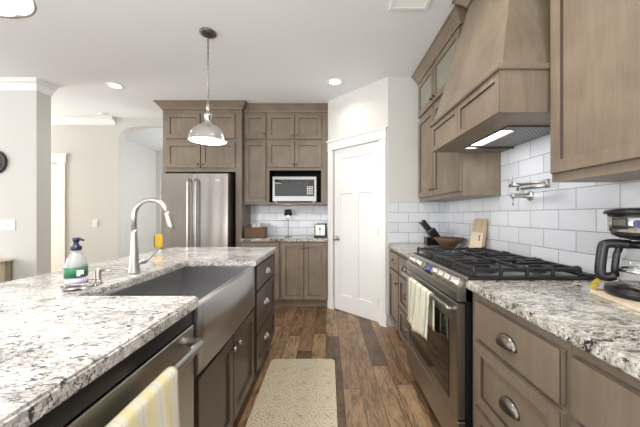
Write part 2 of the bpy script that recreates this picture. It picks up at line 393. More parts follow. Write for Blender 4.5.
# craftsman door: one wide panel over two tall ones
def panel_door(u0, u1, z0, z1, n0, t):
    m = MB(); bm = m.bm; F = F_d; st = .105
    um = (u0+u1)/2; holes = [(u0+st, u1-st, 1.62, z1-.12), (u0+st, um-.045, z0+.2, 1.50), (um+.045, u1-st, z0+.2, 1.50)]
    us = sorted({u0, u1, u0+st, u1-st, um-.045, um+.045}); zs = sorted({z0, z1, 1.62, z1-.12, z0+.2, 1.50})
    vv = {}
    def V(u, z, n):
        k = (round(u, 5), round(z, 5), round(n, 5))
        if k not in vv: vv[k] = bm.verts.new(F.p(u, z, n))
        return vv[k]
    for a, b in zip(us, us[1:]):
        for c, d in zip(zs, zs[1:]):
            uc, zc = (a+b)/2, (c+d)/2
            if not any(h[0] < uc < h[1] and h[2] < zc < h[3] for h in holes):
                bm.faces.new([V(a, c, n0+t), V(b, c, n0+t), V(b, d, n0+t), V(a, d, n0+t)])
    for a, b, c, d in holes:
        A = [bm.verts.new(F.p(*q, n0+t)) for q in ((a, c), (b, c), (b, d), (a, d))]; B = [bm.verts.new(F.p(*q, n0+t-.010)) for q in ((a+.008, c+.008), (b-.008, c+.008), (b-.008, d-.008), (a+.008, d-.008))]
        for i in range(4): bm.faces.new([A[i], A[(i+1) % 4], B[(i+1) % 4], B[i]])
        bm.faces.new(B)
    m.join(MB().obox(F.p(um, (z0+z1)/2, n0+(t-.0102)/2), (F.u, F.z, F.n), ((u1-u0)/2, (z1-z0)/2, (t-.0102)/2)))
    for a, b, c, d in ((u0, u0, z0, z1), (u1, u1, z0, z1)): bm.faces.new([V(a, z0, n0), V(a, z1, n0), V(a, z1, n0+t), V(a, z0, n0+t)])
    bm.faces.new([V(u0, z1, n0), V(u1, z1, n0), V(u1, z1, n0+t), V(u0, z1, n0+t)])
    return m
door = struct(panel_door(D0+.004, D1-.004, .012, DT, -.045, .035).build('door_1', 'trim'))
m = MB(); m.lathe([(0, 0), (.03, 0), (.03, .008), (.012, .012), (.011, .035), (.026, .045), (.029, .058), (.022, .07), (0, .073)], F.p(D0+.065, .93, -.01), F.n, 20); m.build('door_knob', 'nickel', door)
for z in (.25, 1.05, 1.86):
    m = MB(); m.cyl(F.p(D1-.001, z-.045, .004), F.p(D1-.001, z+.045, .004), .006, seg=10); m.build('hinge', 'dknickel', door)
struct(MB().sweep([(0.002, 3.79), (0.078, 3.712)], [(0,0),(.014,0),(.014,.13),(.008,.14),(0,.14)][::-1]).build('baseboard_diagonal', 'trim'))
m = MB(); m.join(dbox(L-.08, L+.0, 0, .14, .018, .032)); struct(m.build('baseboard_corner', 'trim'))

# tiled backsplashes (8 mm thick tile fields on the walls)
m = MB(); m.box(1.292, 1.3, -.8, 3.13, .90, 1.376); m.box(1.292, 1.3, 1.26, 2.14, 1.376, 1.72)
tag(m.build('tile_backsplash', 'tile_r'), 'white subway tile backsplash running behind the gas range and coffee maker', 'backsplash')
tag(MB().box(.665, 1.292, 3.122, 3.13, .90, 1.376).build('tile_backsplash', 'tile_f'), 'white subway tile backsplash behind the knife block, next to the pantry door', 'backsplash')
m = MB(); m.box(-1.2, 0, 4.292, 4.3, .90, 1.376); tag(m.build('tile_backsplash', 'tile_b'), 'white subway tile backsplash behind the small black table lamp', 'backsplash')

# ------------------------------------------------------------------ ceiling fittings
def downlight(x, y, label, power=2.2):
    t = thing('recessed_ceiling_light', (x, y, H), label, 'ceiling light', 'recessed ceiling lights')
    MB().lathe([(.062, 0), (.062, -.004), (.085, -.007), (.09, 0)], (x, y, H), seg=28).build('trim_ring', 'plate', t)
    MB().lathe([(0, -.004), (.062, -.004), (.062, -.0005)], (x, y, H), seg=28).build('lens', 'lamp', t)
    area('downlight_or_fill_beam', (x, y, H-.02), (0, 0, 0), .12, .12, power, (1, .94, .86), 'DISK', 2.4)
    return t
downlight(.08, 3.24, 'round recessed ceiling light in front of the pantry door corner')
downlight(-2.50, 3.34, 'round recessed ceiling light nearest the hallway arch')
for dx_, dy_ in ((.05, 1.35), (.05, -.2)):   # unseen fill beams added along the aisle to brighten the upper cabinets
    area('downlight_or_fill_beam', (dx_, dy_, H-.02), (0, 0, 0), .14, .14, 11, (1, .90, .76), 'DISK')
m = MB().lathe([(0, -.03), (.035, -.03), (.048, -.018), (.052, 0)], (-3.36, 4.25, H)); tag(m.build('smoke_detector', 'plate'), 'small white round smoke detector on the ceiling by the arch', 'smoke detector')
t = thing('ceiling_vent', (.58, 2.0, H), 'white rectangular air vent set in the ceiling', 'vent')
m = MB(); vx0, vx1, vy0, vy1 = .45, .73, 1.86, 2.10
for a in ((vx0, vx1, vy0, vy0+.03), (vx0, vx1, vy1-.03, vy1), (vx0, vx0+.03, vy0+.03, vy1-.03), (vx1-.03, vx1, vy0+.03, vy1-.03)): m.box(*a, H-.012, H, .002)
m.build('vent_frame', 'plate', t)
m = MB()
for i in range(9):
    y = vy0+.04+i*.0195; m.prism([(y, H-.003), (y+.014, H-.010), (y+.015, H-.008), (y+.001, H-.001)], vx0+.03, vx1-.03, 'YZ')
m.build('louvre', 'plate', t)

def pendant(x, y, label):
    t = thing('pendant_light', (x, y, H), label, 'pendant light', 'pendant lights over the island')
    zr = 1.84
    MB().lathe([(0, 0), (.068, 0), (.066, -.012), (.045, -.022), (.012, -.028), (0, -.028)], (x, y, H), seg=28).build('canopy', 'dknickel', t)
    MB().cyl((x, y, H-.02), (x, y, zr+.31), .005, seg=8).build('rod', 'nickel', t)
    m = MB(); n = 24
    for i in range(n):
        z = H-.04-i*(H-.04-zr-.33)/n
        m.tube([(x+.007*math.cos(a)*(1 if i % 2 else 0), y+.007*math.cos(a)*(0 if i % 2 else 1), z-.017+.02*math.sin(a)) for a in [2*PI*k/8 for k in range(9)]], .0018, 5, False)
    m.build('chain', 'nickel', t)
    m = MB(); m.lathe([(0, .315), (.012, .315), (.014, .30), (.020, .285), (.014, .27), (.013, .245), (.030, .232), (.036, .222), (.030, .205), (.027, .17), (.03, .155), (.042, .150), (.042, .14)], (x, y, zr), seg=24); m.build('socket_neck', 'chrome', t)
    m = MB(); P = [(.042, .14), (.078, .130), (.110, .105), (.134, .07), (.147, .03), (.152, .006), (.156, 0)]
    m.lathe(P + [(.152, -.001)] + [(r-.004, z-.003) for r, z in P[::-1][1:]], (x, y, zr), seg=40); m.build('shade', 'shade', t)
    for k in range(3):
        m = MB(); a = 2*PI*k/3+.4; c, s = math.cos(a), math.sin(a); m.cyl((x+.146*c, y+.146*s, zr+.012), (x+.164*c, y+.164*s, zr+.012), .006, seg=8)
        m.build('shade_screw', 'chrome', t)
    m = MB(); m.lathe([(0, .012), (.147, .012), (.147, .008), (0, .004)], (x, y, zr), seg=32); m.build('diffuser', 'lamp', t)
    area('pendant_beam', (x, y, zr-.01), (0, 0, 0), .24, .24, 5, (1, .95, .88), 'DISK', 2.8)
    return t
pendant(-1.0, 2.37, 'metal dome pendant hanging before the refrigerator')
pendant(-.97, .73, 'metal dome pendant nearest the camera, cut off by the picture edge')

# ------------------------------------------------------------------ cabinets
KZ = .1
def drawer_front(F, t, u0, u1, z0, z1, m, flat, hw='cup', nf='drawer'):
    mm = m; m = [m, 'glaze_and_shade']
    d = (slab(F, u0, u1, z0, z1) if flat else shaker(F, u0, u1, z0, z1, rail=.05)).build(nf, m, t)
    nn = .02 if flat else .02-.011
    if hw == 'cup': cup(F, (u0+u1)/2, (z0+z1)/2, nn).build('cup_pull', 'nickel' if mm == 'isl' else 'dknickel', d)
    return d
def dr(F, t, u0, u1, z0, z1, m, ku=None, kz=None, glass=False):
    m = [m, 'glaze_and_shade']
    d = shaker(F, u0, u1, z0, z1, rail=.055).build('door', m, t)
    if glass:
        g = MB().obox(F.p((u0+u1)/2, (z0+z1)/2, .0115), (F.u, F.z, F.n), ((abs(u1-u0))/2-.057, (z1-z0)/2-.057, .002)).build('glass_pane', 'frost', d)
    if ku is not None: knob(F, ku, kz, .02).build('knob', 'nickel' if m[0] == 'isl' else 'dknickel', d)
    return d

# --- right-hand base run (faces -X)
FX = .685
FR = Fr((FX, 0, 0), (0, 1, 0), (-1, 0, 0))
def base_right(y0, y1, label, cat='cabinet', grp='lower cabinets along the range wall'):
    t = thing('base_cabinet', (1.0, (y0+y1)/2, 0), label, cat, grp)
    m = MB(); m.box(FX, 1.288, y0, y1, KZ, .879); m.box(FX+.06, 1.288, y0, y1, 0, KZ); m.build('cabinet_body', 'up', t); return t
t = base_right(.80, 1.345, 'grey-brown three-drawer base cabinet right beside the range')
drawer_front(FR, t, .815, 1.29, .682, .845, 'up', True); drawer_front(FR, t, .815, 1.29, .385, .665, 'up', False); drawer_front(FR, t, .815, 1.29, .115, .37, 'up', False)
t = base_right(.0, .798, 'grey-brown base cabinet below the coffee maker, nearest the camera')
drawer_front(FR, t, .02, .78, .682, .845, 'up', True, None); 
for a, b in ((.02, .395), (.405, .78)): dr(FR, t, a, b, .115, .665, 'up', b-.03 if a < .3 else a+.03, .60)
t = base_right(2.26, 2.685, 'grey-brown three-drawer base cabinet between range and pantry end cabinet')
drawer_front(FR, t, 2.275, 2.67, .682, .845, 'up', True); drawer_front(FR, t, 2.275, 2.67, .385, .665, 'up', False); drawer_front(FR, t, 2.275, 2.67, .115, .37, 'up', False)
t = base_right(2.687, 3.12, 'grey-brown base cabinet with one drawer over one door, against the pantry')
drawer_front(FR, t, 2.70, 3.10, .682, .845, 'up', True); dr(FR, t, 2.70, 3.10, .115, .665, 'up', 2.73, .57)

def counter_slab(name, pts, m, z0=.88, z1=.92):
    b = MB(); b.prism(pts, z0, z1, 'XY'); bmesh.ops.recalc_face_normals(b.bm, faces=b.bm.faces)
    es = [e for e in b.bm.edges if all(abs(v.co.z-z1) < 1e-6 for v in e.verts) or all(abs(v.co.z-z0) < 1e-6 for v in e.verts)]
    bmesh.ops.bevel(b.bm, geom=es, offset=.006, segments=2, affect='EDGES'); return b.build(name, m)
tag(counter_slab('countertop', [(.655, -.8), (1.291, -.8), (1.291, 1.352), (.655, 1.352)], 'granite_r'), 'speckled granite countertop under the coffee maker', 'countertop')
tag(counter_slab('countertop', [(.655, 2.252), (1.291, 2.252), (1.291, 3.121), (.662, 3.121)], 'granite_r'), 'speckled granite countertop under the knife block and wooden bowl', 'countertop')

# --- island
IE = -.49
isl = [(-1.50, -.6), (IE, -.6), (IE, 1.075), (IE-.015, 1.095), (-.955, 1.095), (-.955, 1.93), (IE, 1.93), (IE, 2.755), (-1.50, 2.755)]
tag(counter_slab('island_countertop', isl, 'granite'), 'white and grey granite island countertop with a sink cut-out', 'countertop')
IX = -.525
FI = Fr((IX, 0, 0), (0, 1, 0), (1, 0, 0))
t = thing('island_drawer_cabinet', (-.8, 2.35, 0), 'dark brown three-drawer island cabinet between farmhouse sink and island end', 'cabinet')
m = MB(); m.box(-1.08, IX, 1.99, 2.73, KZ, .879); m.box(-1.08, IX-.06, 1.99, 2.73, 0, KZ); m.build('cabinet_body', 'isl', t)
drawer_front(FI, t, 2.02, 2.70, .685, .862, 'isl', True); drawer_front(FI, t, 2.02, 2.70, .375, .67, 'isl', False); drawer_front(FI, t, 2.02, 2.70, .11, .36, 'isl', False)
t = thing('sink_base_cabinet', (-.8, 1.54, 0), 'dark brown two-door island cabinet under the farmhouse sink', 'cabinet')
m = MB(); m.box(-1.08, IX, 1.10, 1.985, KZ, .60); m.box(-1.08, IX-.06, 1.10, 1.985, 0, KZ); m.box(-1.08, IX, 1.95, 1.985, .60, .879); m.build('cabinet_body', 'isl', t)
dr(FI, t, 1.112, 1.52, .11, .585, 'isl', 1.485, .53); dr(FI, t, 1.53, 1.945, .11, .585, 'isl', 1.565, .53)
t = thing('island_back_panel', (-1.3, 1.0, 0), 'dark brown wood back and end panels of the island', 'panel')
m = MB(); m.box(-1.22, -1.09, -.55, 2.73, 0, .879); m.build('panel', 'isl', t)

# farmhouse sink
t = thing('farmhouse_sink', (-.75, 1.52, .60), 'stainless steel apron-front farmhouse sink set into the island', 'sink')
m = MB(); bm = m.bm; SX0, SY0, SY1 = -.99, 1.085, 1.94; n = 16
front = [( -.502 + .011*math.sin(PI*i/n), 1.10+(1.945-1.10)*i/n) for i in range(n+1)]
def vring(off, z): return [bm.verts.new((x+off, y, z)) for x, y in front]
a = vring(0, .612); b = vring(0, .874); b2 = vring(-.005, .879); c = vring(-.022, .879); d = vring(-.025, .872); e = vring(-.028, .66)
a0 = [bm.verts.new((-.54, y, .612)) for x, y in front]
for A, B in ((a0, a), (a, b), (b, b2), (b2, c), (c, d), (d, e)):
    for i in range(n):
        f = bm.faces.new([A[i], A[i+1], B[i+1], B[i]]); f.smooth = A is a
for k in (0, n):
    bm.faces.new([r[k] for r in (a0, a, b, b2, c, d)])
m.build('apron', 'sinksteel', t)
m = MB(); m.box(SX0, -.53, SY0+.02, SY1, .63, .64); m.box(SX0-.01, SX0, SY0+.01, SY1+.008, .63, .879)
m.box(SX0, -.53, 1.09, 1.10, .63, .879); m.box(SX0, -.505, SY1, SY1+.008, .63, .879); m.box(-.535, -.525, 1.10, SY1, .62, .876); m.build('bowl', 'sinksteel', t)
MB().lathe([(0, .003), (.03, .003), (.045, .006), (.05, .001)], (-.78, 1.52, .64)).build('drain', 'chrome', t)

# dishwasher
t = thing('dishwasher', (-.8, .79, 0), 'stainless steel dishwasher with a bar handle, built into the island', 'dishwasher')
m = MB(); m.box(-1.08, -.535, .495, 1.09, .10, .878); m.build('tub_housing', 'black', t)
m = MB(); m.box(-.535, -.512, .497, 1.088, .11, .812, .003); m.build('door', 'steel', t)
m = MB(); m.box(-.535, -.517, .497, 1.088, .815, .868, .003); m.build('control_strip', 'black', t)
m = MB(); m.tube(spline([(-.513, 1.045, .762), (-.475, 1.035, .765), (-.462, 1.00, .766), (-.46, .8, .766), (-.462, .585, .766), (-.475, .55, .765), (-.513, .54, .762)], 6), .016, 14); m.build('handle', 'steel', t)
m = MB(); m.box(-1.0, -.58, .497, 1.088, 0, .1); m.build('toe_panel', 'black', t)
t = thing('island_end_cabinet', (-.8, 0, 0), 'dark brown island cabinet next to the dishwasher, nearest the camera', 'cabinet')
m = MB(); m.box(-1.08, IX, -.55, .49, KZ, .879); m.box(-1.08, IX-.06, -.55, .49, 0, KZ); m.build('cabinet_body', 'isl', t)
for a, b in ((-.53, -.04), (-.03, .475)): dr(FI, t, a, b, .11, .862, 'isl', (a+b)/2, .8)

# towels: draped sheet over a bar
def towel(name, xb, zb, side, y0, y1, drop_f, drop_b, m, r=.016, flare=.02, seed=1, fold=.006, skew=0.):
    rnd = random.Random(seed); b = MB(); bm = b.bm; cols = 26; prof = []
    for i in range(10): s = i/10; prof.append(('b', s))
    g = []
    path = []
    for i in range(8, 0, -1): path.append((-side*r*1.0, -drop_b*i/8, 0))
    for i in range(0, 9):
        a = PI*i/8; path.append((-side*r*math.cos(a), r*math.sin(a), 0))
    for i in range(1, 15): path.append((side*r, -drop_f*i/14, i/14))
    for j in range(cols+1):
        v = j/cols; col = []
        for dx, dz, k in path:
            wave = fold*math.sin(v*PI*5+seed)*(k**.7) + fold*.6*math.sin(v*PI*11+seed*2+k*2)*k
            yy = y0+(y1-y0)*(v+(.5-v)*.16*k) + skew*k
            hem = (-.02*math.sin(v*PI*1.7+seed) )*k
            col.append(bm.verts.new((xb+dx+side*(flare*k**1.2+wave*.9+fold*k), yy, zb+dz+hem*(1 if k else 0))))
        g.append(col)
    for j in range(cols):
        for i in range(len(path)-1):
            f = bm.faces.new([g[j][i], g[j+1][i], g[j+1][i+1], g[j][i+1]]); f.smooth = True
    bmesh.ops.recalc_face_normals(bm, faces=bm.faces); bmesh.ops.solidify(bm, geom=bm.faces[:], thickness=.003)
    return b.build(name, m)
Y_, W_ = rgb(232, 224, 178), rgb(230, 228, 214)
ty = stripes('yellow_striped_cloth', 1, 5, [(0, Y_), (.28, W_), (.36, Y_), (.42, W_), (.62, rgb(218, 216, 202)), (.68, W_), (.9, Y_)])
tag(towel('dish_towel', -.46, .766, 1, .50, .835, .42, .22, ty, r=.020, flare=.035, seed=2), 'yellow and white striped dish towel over the dishwasher handle', 'towel')

# ------------------------------------------------------------------ range
t = thing('gas_range', (.98, 1.80, 0), 'stainless steel slide-in gas range with black grates and oven window', 'range')
R0, R1 = 1.36, 2.245
m = MB(); m.box(.66, 1.285, R0, R1, .06, .905); m.box(.72, 1.25, R0+.02, R1-.02, 0, .06); m.build('range_body', 'black', t)
# side trims + fascia
m = MB(); m.prism([(.70, .815), (.619, .815), (.617, .82), (.617, .857), (.660, .926), (.668, .930), (.70, .930)], R0, R1, 'XZ'); m.build('control_panel', 'steel', t)
SN = Vector((-.848, 0, .53)); ST = Vector((-.53, 0, -.848)); SC = Vector((.639, 0, .892))
m = MB(); m.obox((SC.x, 1.80, SC.z), ((0,1,0), ST, SN), (.085, .030, .0015)); disp = m.build('display', 'blackglass', t)
m = MB(); m.obox((SC.x+SN.x*.002, 1.80, SC.z+SN.z*.002), ((0,1,0), ST, SN), (.03, .010, .0008)); lab(m.build('display_digits', mat('blue_display', rgb(40, 70, 150), .3, emit=(.12, .25, .8, 1), estr=.25), disp), 'glowing blue clock window')
for y in (2.11, 1.97, 1.655, 1.575, 1.495, 1.415):
    c = SC + Vector((0, y, 0)); k = MB().lathe([(0, 0), (.027, 0), (.027, .006), (.021, .008), (.0195, .034), (.017, .038), (0, .039)], c, SN, 22); kn = k.build('control_knob', 'knob', t)
m = MB(); m.box(.618, .66, R0+.002, R1-.002, .245, .805, .004); dd = m.build('oven_door', 'steel', t)
m = MB(); m.box(.615, .6185, R0+.09, R1-.09, .30, .70, .001); m.build('oven_window', 'blackglass', dd)
m = MB(); m.tube(spline([(.618, R0+.035, .770), (.592, R0+.035, .775), (.583, R0+.07, .777), (.582, 1.8, .777), (.583, R1-.07, .777), (.592, R1-.035, .775), (.618, R1-.035, .770)], 6), .0125, 14); m.build('oven_handle', 'steel', dd)
m = MB(); m.box(.622, .66, R0+.002, R1-.002, .065, .235, .004); m.build('storage_drawer', 'steel', t)
m = MB(); m.box(.668, 1.24, R0-.004, R1, .905, .934, .004); m.box(1.24, 1.285, R0, R1, .905, .945, .004); ck = m.build('cooktop', 'iron', t)
m = MB(); m.box(.70, 1.21, R0+.03, R1-.03, .934, .9355); lab(m.build('drip_tray', 'steel', ck), 'stainless cooktop tray')
for bx, by, br in ((.82, 1.50, .045), (1.09, 1.50, .038), (.955, 1.80, .055), (.82, 2.10, .038), (1.09, 2.10, .045)):
    m = MB(); m.lathe([(br*1.35, .935), (br*1.35, .941), (br, .944), (br, .951), (br*.8, .956), (0, .957)], (bx, by, 0)); m.build('burner', 'iron', t)
gw = (R1-R0-.03)/3
for i in range(3):
    y0 = R0+.012+i*(gw+.004); y1 = y0+gw; m = MB(); zt = .958
    def bar(x0, x1, ya, yb): m.box(x0, x1, ya-.002, yb+.002, zt-.002, zt+.016, .004)
    x0, x1 = .70, 1.225
    bar(x0, x1, y0, y0+.013); bar(x0, x1, y1-.013, y1); bar(x0, x0+.013, y0+.013, y1-.013); bar(x1-.013, x1, y0+.013, y1-.013); bar((x0+x1)/2-.006, (x0+x1)/2+.006, y0+.013, y1-.013)
    for f in (.33, .67): ym = y0+(y1-y0)*f; bar(x0+.013, x0+.19, ym-.006, ym+.006); bar(x1-.19, x1-.013, ym-.006, ym+.006)
    for xm in (x0+.13, x1-.13): bar(xm-.006, xm+.006, y0+.013, y0+.085); bar(xm-.006, xm+.006, y1-.085, y1-.013)
    for xm in (x0, x0+.13, (x0+x1)/2-.006, x1-.143, x1-.013):          # curved feet
        for ym, sg in ((y0, 1), (y1, -1)):
            m.tube(spline([(xm+.0065, ym+sg*.045, zt+.009), (xm+.0065, ym+sg*.012, zt+.016), (xm+.0065, ym+sg*.004, zt+.004), (xm+.0065, ym+sg*.006, .935)], 4), .0085, 8)
    m.build('grate', 'iron', t)
G_ = rgb(128, 150, 130); Cm = rgb(236, 232, 212)
tg = stripes('green_striped_cloth', 1, 4, [(0, Cm), (.40, G_), (.47, Cm), (.53, G_), (.57, Cm)], .1)
tag(towel('dish_towel', .582, .777, -1, 1.60, 2.0, .27, .20, tg, r=.0165, flare=.012, seed=4, fold=.007, skew=-.03), 'cream dish towel with green stripes hanging on the oven handle', 'towel')

# ------------------------------------------------------------------ range hood
t = thing('range_hood', (1.04, 1.70, 1.69), 'tapered light wood range hood above the gas range', 'range hood')
h0, h1, hx, XW = 1.285, 2.118, .785, 1.2915
m = MB(); Z0, Z1 = 1.695, 1.885
m.box(hx, hx+.02, h0, h1, Z0, Z1); m.box(hx+.02, XW, h0, h0+.02, Z0, Z1); m.box(hx+.02, XW, h1-.02, h1, Z0, Z1)
m.build('hood_band', 'up', t)
FH = Fr((hx, 0, 0), (0, 1, 0), (-1, 0, 0)); hm = (h0+h1)/2
m = MB(); sk = shaker(FH, h0, hm-.0005, Z0, Z1, .012, .035, .009); m.join(sk); m.join(shaker(FH, hm+.0005, h1, Z0, Z1, .012, .035, .009)); m.build('front_panel', ['up', 'glaze_and_shade'], t)
m = MB(); pf = [(0, 1.885), (.014, 1.885), (.018, 1.893), (.018, 1.903), (.010, 1.912), (0, 1.912)]
m.sweep([(XW, h1), (hx-.010, h1), (hx-.010, h0), (XW, h0)], pf); mol = m.build('hood_moulding', 'up', t)
m = MB(); bm = m.bm; zt = 2.749; k = .24; kt = (zt-1.912)
B0 = [(hx, h0), (hx, h1), (XW, h1), (XW, h0)]; T0 = [(hx+k*kt, h0+.23*kt), (hx+k*kt, h1-.23*kt), (XW, h1-.23*kt), (XW, h0+.23*kt)]
b = [bm.verts.new((*p, 1.905)) for p in B0]; c = [bm.verts.new((*p, zt)) for p in T0]
for i in range(4): bm.faces.new([b[i], b[(i+1) % 4], c[(i+1) % 4], c[i]])
bm.faces.new(b); bm.faces.new(c); m.build('hood_chimney', 'up', t)
CW = [(0, 2.655), (.012, 2.655), (.016, 2.67), (.055, 2.715), (.066, 2.73), (.078, 2.733), (.078, 2.749), (0, 2.749)]
m = MB(); zc = 2.66; q = k*(zc-1.912)-.006; m.sweep([(XW, h0+.23*(zc-1.912)), (hx+q, h0+.23*(zc-1.912)), (hx+q, h1-.23*(zc-1.912)), (XW, h1-.23*(zc-1.912))][::1], [(-o, z) for o, z in CW]) ; m.build('hood_crown', 'up', t)
# underside: wooden lip, steel liner with mesh filter and light
m = MB(); lx = hx+.02; LX, LY0, LY1 = .94, 1.486, 1.98
m.box(lx, LX, h0+.02, h1-.02, 1.697, 1.715); m.box(LX, XW, h0+.02, LY0, 1.697, 1.715); m.box(LX, XW, LY1, h1-.02, 1.697, 1.715); m.build('lip', 'up', t)
def mesh_mat():
    m = mat('filter_mesh', (.5, .5, .5, 1), .55, .15); n = N(m); x = n.sep(n.coords())
    f = n.math('MULTIPLY', n.math('SINE', n.math('MULTIPLY', n.math('ADD', x[0], x[1]), 130)), n.math('SINE', n.math('MULTIPLY', n.math('SUBTRACT', x[0], x[1]), 130)))
    n.col(n.ramp(f, [(.2, (.16, .16, .17)), (.5, (.62, .62, .64))])); return m
m = MB(); m.box(LX, XW, LY0, LY1, 1.716, 1.724); m.build('liner', 'steel', t)
m = MB()
for a in ((LX, LX+.006, LY0, LY1), (LX+.006, XW, LY0, LY0+.006), (LX+.006, XW, LY1-.006, LY1)): m.box(*a, 1.690, 1.716)
m.build('liner_edge', 'dknickel', t)
m = MB(); m.box(1.056, XW-.012, LY0+.008, LY1-.008, 1.705, 1.7155); m.box(.948, 1.055, LY0+.008, 1.608, 1.705, 1.7155); m.box(.948, 1.055, 1.957, LY1-.008, 1.705, 1.7155); m.box(.948, .973, 1.608, 1.957, 1.705, 1.7155); m.build('filter', mesh_mat(), t)
m = MB(); m.box(.975, 1.05, 1.61, 1.955, 1.709, 1.7155); m.build('hood_lamp', 'lamp', t)
area('hood_beam', (1.01, 1.78, 1.70), (0, 0, 0), .06, .34, .9, (.93, .96, 1))

# ------------------------------------------------------------------ wall cabinets right
UX = 1.005
FU = Fr((UX, 0, 0), (0, 1, 0), (-1, 0, 0))
t = thing('wall_cabinet', (1.15, 2.62, 1.375), 'brown wall cabinet with glass top doors, between hood and pantry wall', 'cabinet')
m = MB(); m.box(UX, 1.2915, 2.125, 3.121, 1.376, 2.75); m.build('cabinet_body', 'up', t)
for a, b, ks in ((2.135, 2.66, 2.63), (2.672, 3.105, 2.70)):
    dr(FU, t, a, b, 1.412, 2.245, 'up', ks, 1.47); dr(FU, t, a, b, 2.285, 2.645, 'up', ks, 2.33, True)
m = MB(); m.sweep([(XW, 2.125), (UX-.012, 2.125), (UX-.012, 3.121)], [(-o, z) for o, z in CW]); m.build('crown', 'up', t)
t = thing('wall_cabinet', (1.15, .5, 1.375), 'large light brown wall cabinet above the coffee maker', 'cabinet')
m = MB(); m.box(UX, 1.2915, -.3, 1.275, 1.376, 2.75); m.build('cabinet_body', 'up', t)
for a, b, ks in ((.70, 1.262, .74), (.12, .69, .65), (-.29, .11, .07)): dr(FU, t, a, b, 1.412, 2.245, 'up', ks, 1.47); dr(FU, t, a, b, 2.285, 2.645, 'up', ks, 2.33)
m = MB(); m.sweep([(UX-.012, -.3), (UX-.012, 1.275), (XW, 1.275)], [(-o, z) for o, z in CW]) ; m.build('crown', 'up', t)

# ------------------------------------------------------------------ back run
FB = Fr((0, 3.95, 0), (1, 0, 0), (0, -1, 0))
t = thing('wall_cabinet', (-1.03, 4.1, 1.37), 'narrow brown wall cabinet with a tall door, beside the microwave', 'cabinet')
m = MB(); m.box(-1.165, -.852, 3.95, 4.291, 1.376, 2.75); m.build('cabinet_body', 'up', t)
dr(FB, t, -1.15, -.862, 1.40, 2.245, 'up', -.885, 1.47); dr(FB, t, -1.15, -.862, 2.28, 2.62, 'up', -.885, 2.35)
t = thing('wall_cabinet', (-.42, 4.1, 1.37), 'wide brown wall cabinet with four doors and a microwave opening', 'cabinet')
m = MB(); m.box(-.85, -.002, 3.95, 4.291, 1.85, 2.75); m.box(-.85, -.815, 3.95, 4.291, 1.376, 1.85); m.box(-.095, -.002, 3.95, 4.291, 1.376, 1.85); m.box(-.815, -.095, 3.95, 4.291, 1.376, 1.405); m.build('cabinet_body', 'up', t)
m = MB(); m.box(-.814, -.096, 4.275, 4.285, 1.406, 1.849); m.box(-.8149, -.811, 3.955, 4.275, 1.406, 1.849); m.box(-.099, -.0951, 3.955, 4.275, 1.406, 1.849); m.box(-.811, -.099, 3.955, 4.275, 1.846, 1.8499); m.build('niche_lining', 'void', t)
for a, b, ks in ((-.838, -.465, -.487), (-.458, -.09, -.436)):
    dr(FB, t, a, b, 1.89, 2.245, 'up', ks, 1.93); dr(FB, t, a, b, 2.28, 2.62, 'up', ks, 2.33)
m = MB(); m.sweep([(-1.085, 3.94), (-.002, 3.94)], CW)
tag(m.build('cabinet_crown', 'up'), 'brown crown moulding along the top of the microwave cabinets', 'moulding')
t = thing('fridge_surround_cabinet', (-1.7, 4.0, 0), 'brown cabinet with four doors built around and over the refrigerator', 'cabinet')
m = MB(); m.box(-2.235, -2.195, 3.85, 4.299, 0, 2.75); m.box(-1.25, -1.168, 3.85, 4.291, 0, 2.75); m.box(-2.195, -1.25, 3.85, 4.291, 1.815, 2.75); m.build('cabinet_body', 'up', t)
FBf = Fr((0, 3.85, 0), (1, 0, 0), (0, -1, 0))
for a, b, ks in ((-2.185, -1.722, -1.75), (-1.712, -1.255, -1.685)):
    dr(FBf, t, a, b, 1.865, 2.215, 'up', ks, 1.91); dr(FBf, t, a, b, 2.26, 2.60, 'up', None)
m = MB(); m.sweep([(-2.235, 4.28), (-2.235, 3.84), (-1.168, 3.84), (-1.168, 3.94), (-1.09, 3.94)], CW); m.build('crown', 'up', t)

t = thing('refrigerator', (-1.70, 3.95, 0), 'stainless steel french-door refrigerator under the brown cabinets', 'refrigerator')
m = MB(); m.box(-2.15, -1.275, 3.70, 4.28, .02, 1.77); m.build('fridge_body', mat('dark_grey_metal', rgb(48, 47, 48), .4, .5), t)
for a, b, hxx in ((-2.145, -1.718, -1.765), (-1.712, -1.28, -1.665)):
    m = MB(); m.box(a, b, 3.64, 3.70, .72, 1.765, .008, 2); d = m.build('fridge_door', 'steel_v', t)
    m = MB(); m.tube(spline([(hxx, 3.64, 1.68), (hxx, 3.595, 1.665), (hxx, 3.585, 1.6), (hxx, 3.582, 1.2), (hxx, 3.585, .86), (hxx, 3.595, .80), (hxx, 3.64, .785)], 6), .016, 12); m.build('handle', 'steel', d)
m = MB(); m.box(-1.44, -1.385, 3.6385, 3.6402, 1.665, 1.685); m.build('badge', 'chrome', d)
m = MB(); m.box(-2.145, -1.28, 3.64, 3.70, .06, .71, .008, 2); d = m.build('freezer_drawer', 'steel_v', t)
m = MB(); m.tube([(-2.05, 3.59, .66), (-1.37, 3.59, .66)], .014, 12); m.build('handle', 'steel', d)

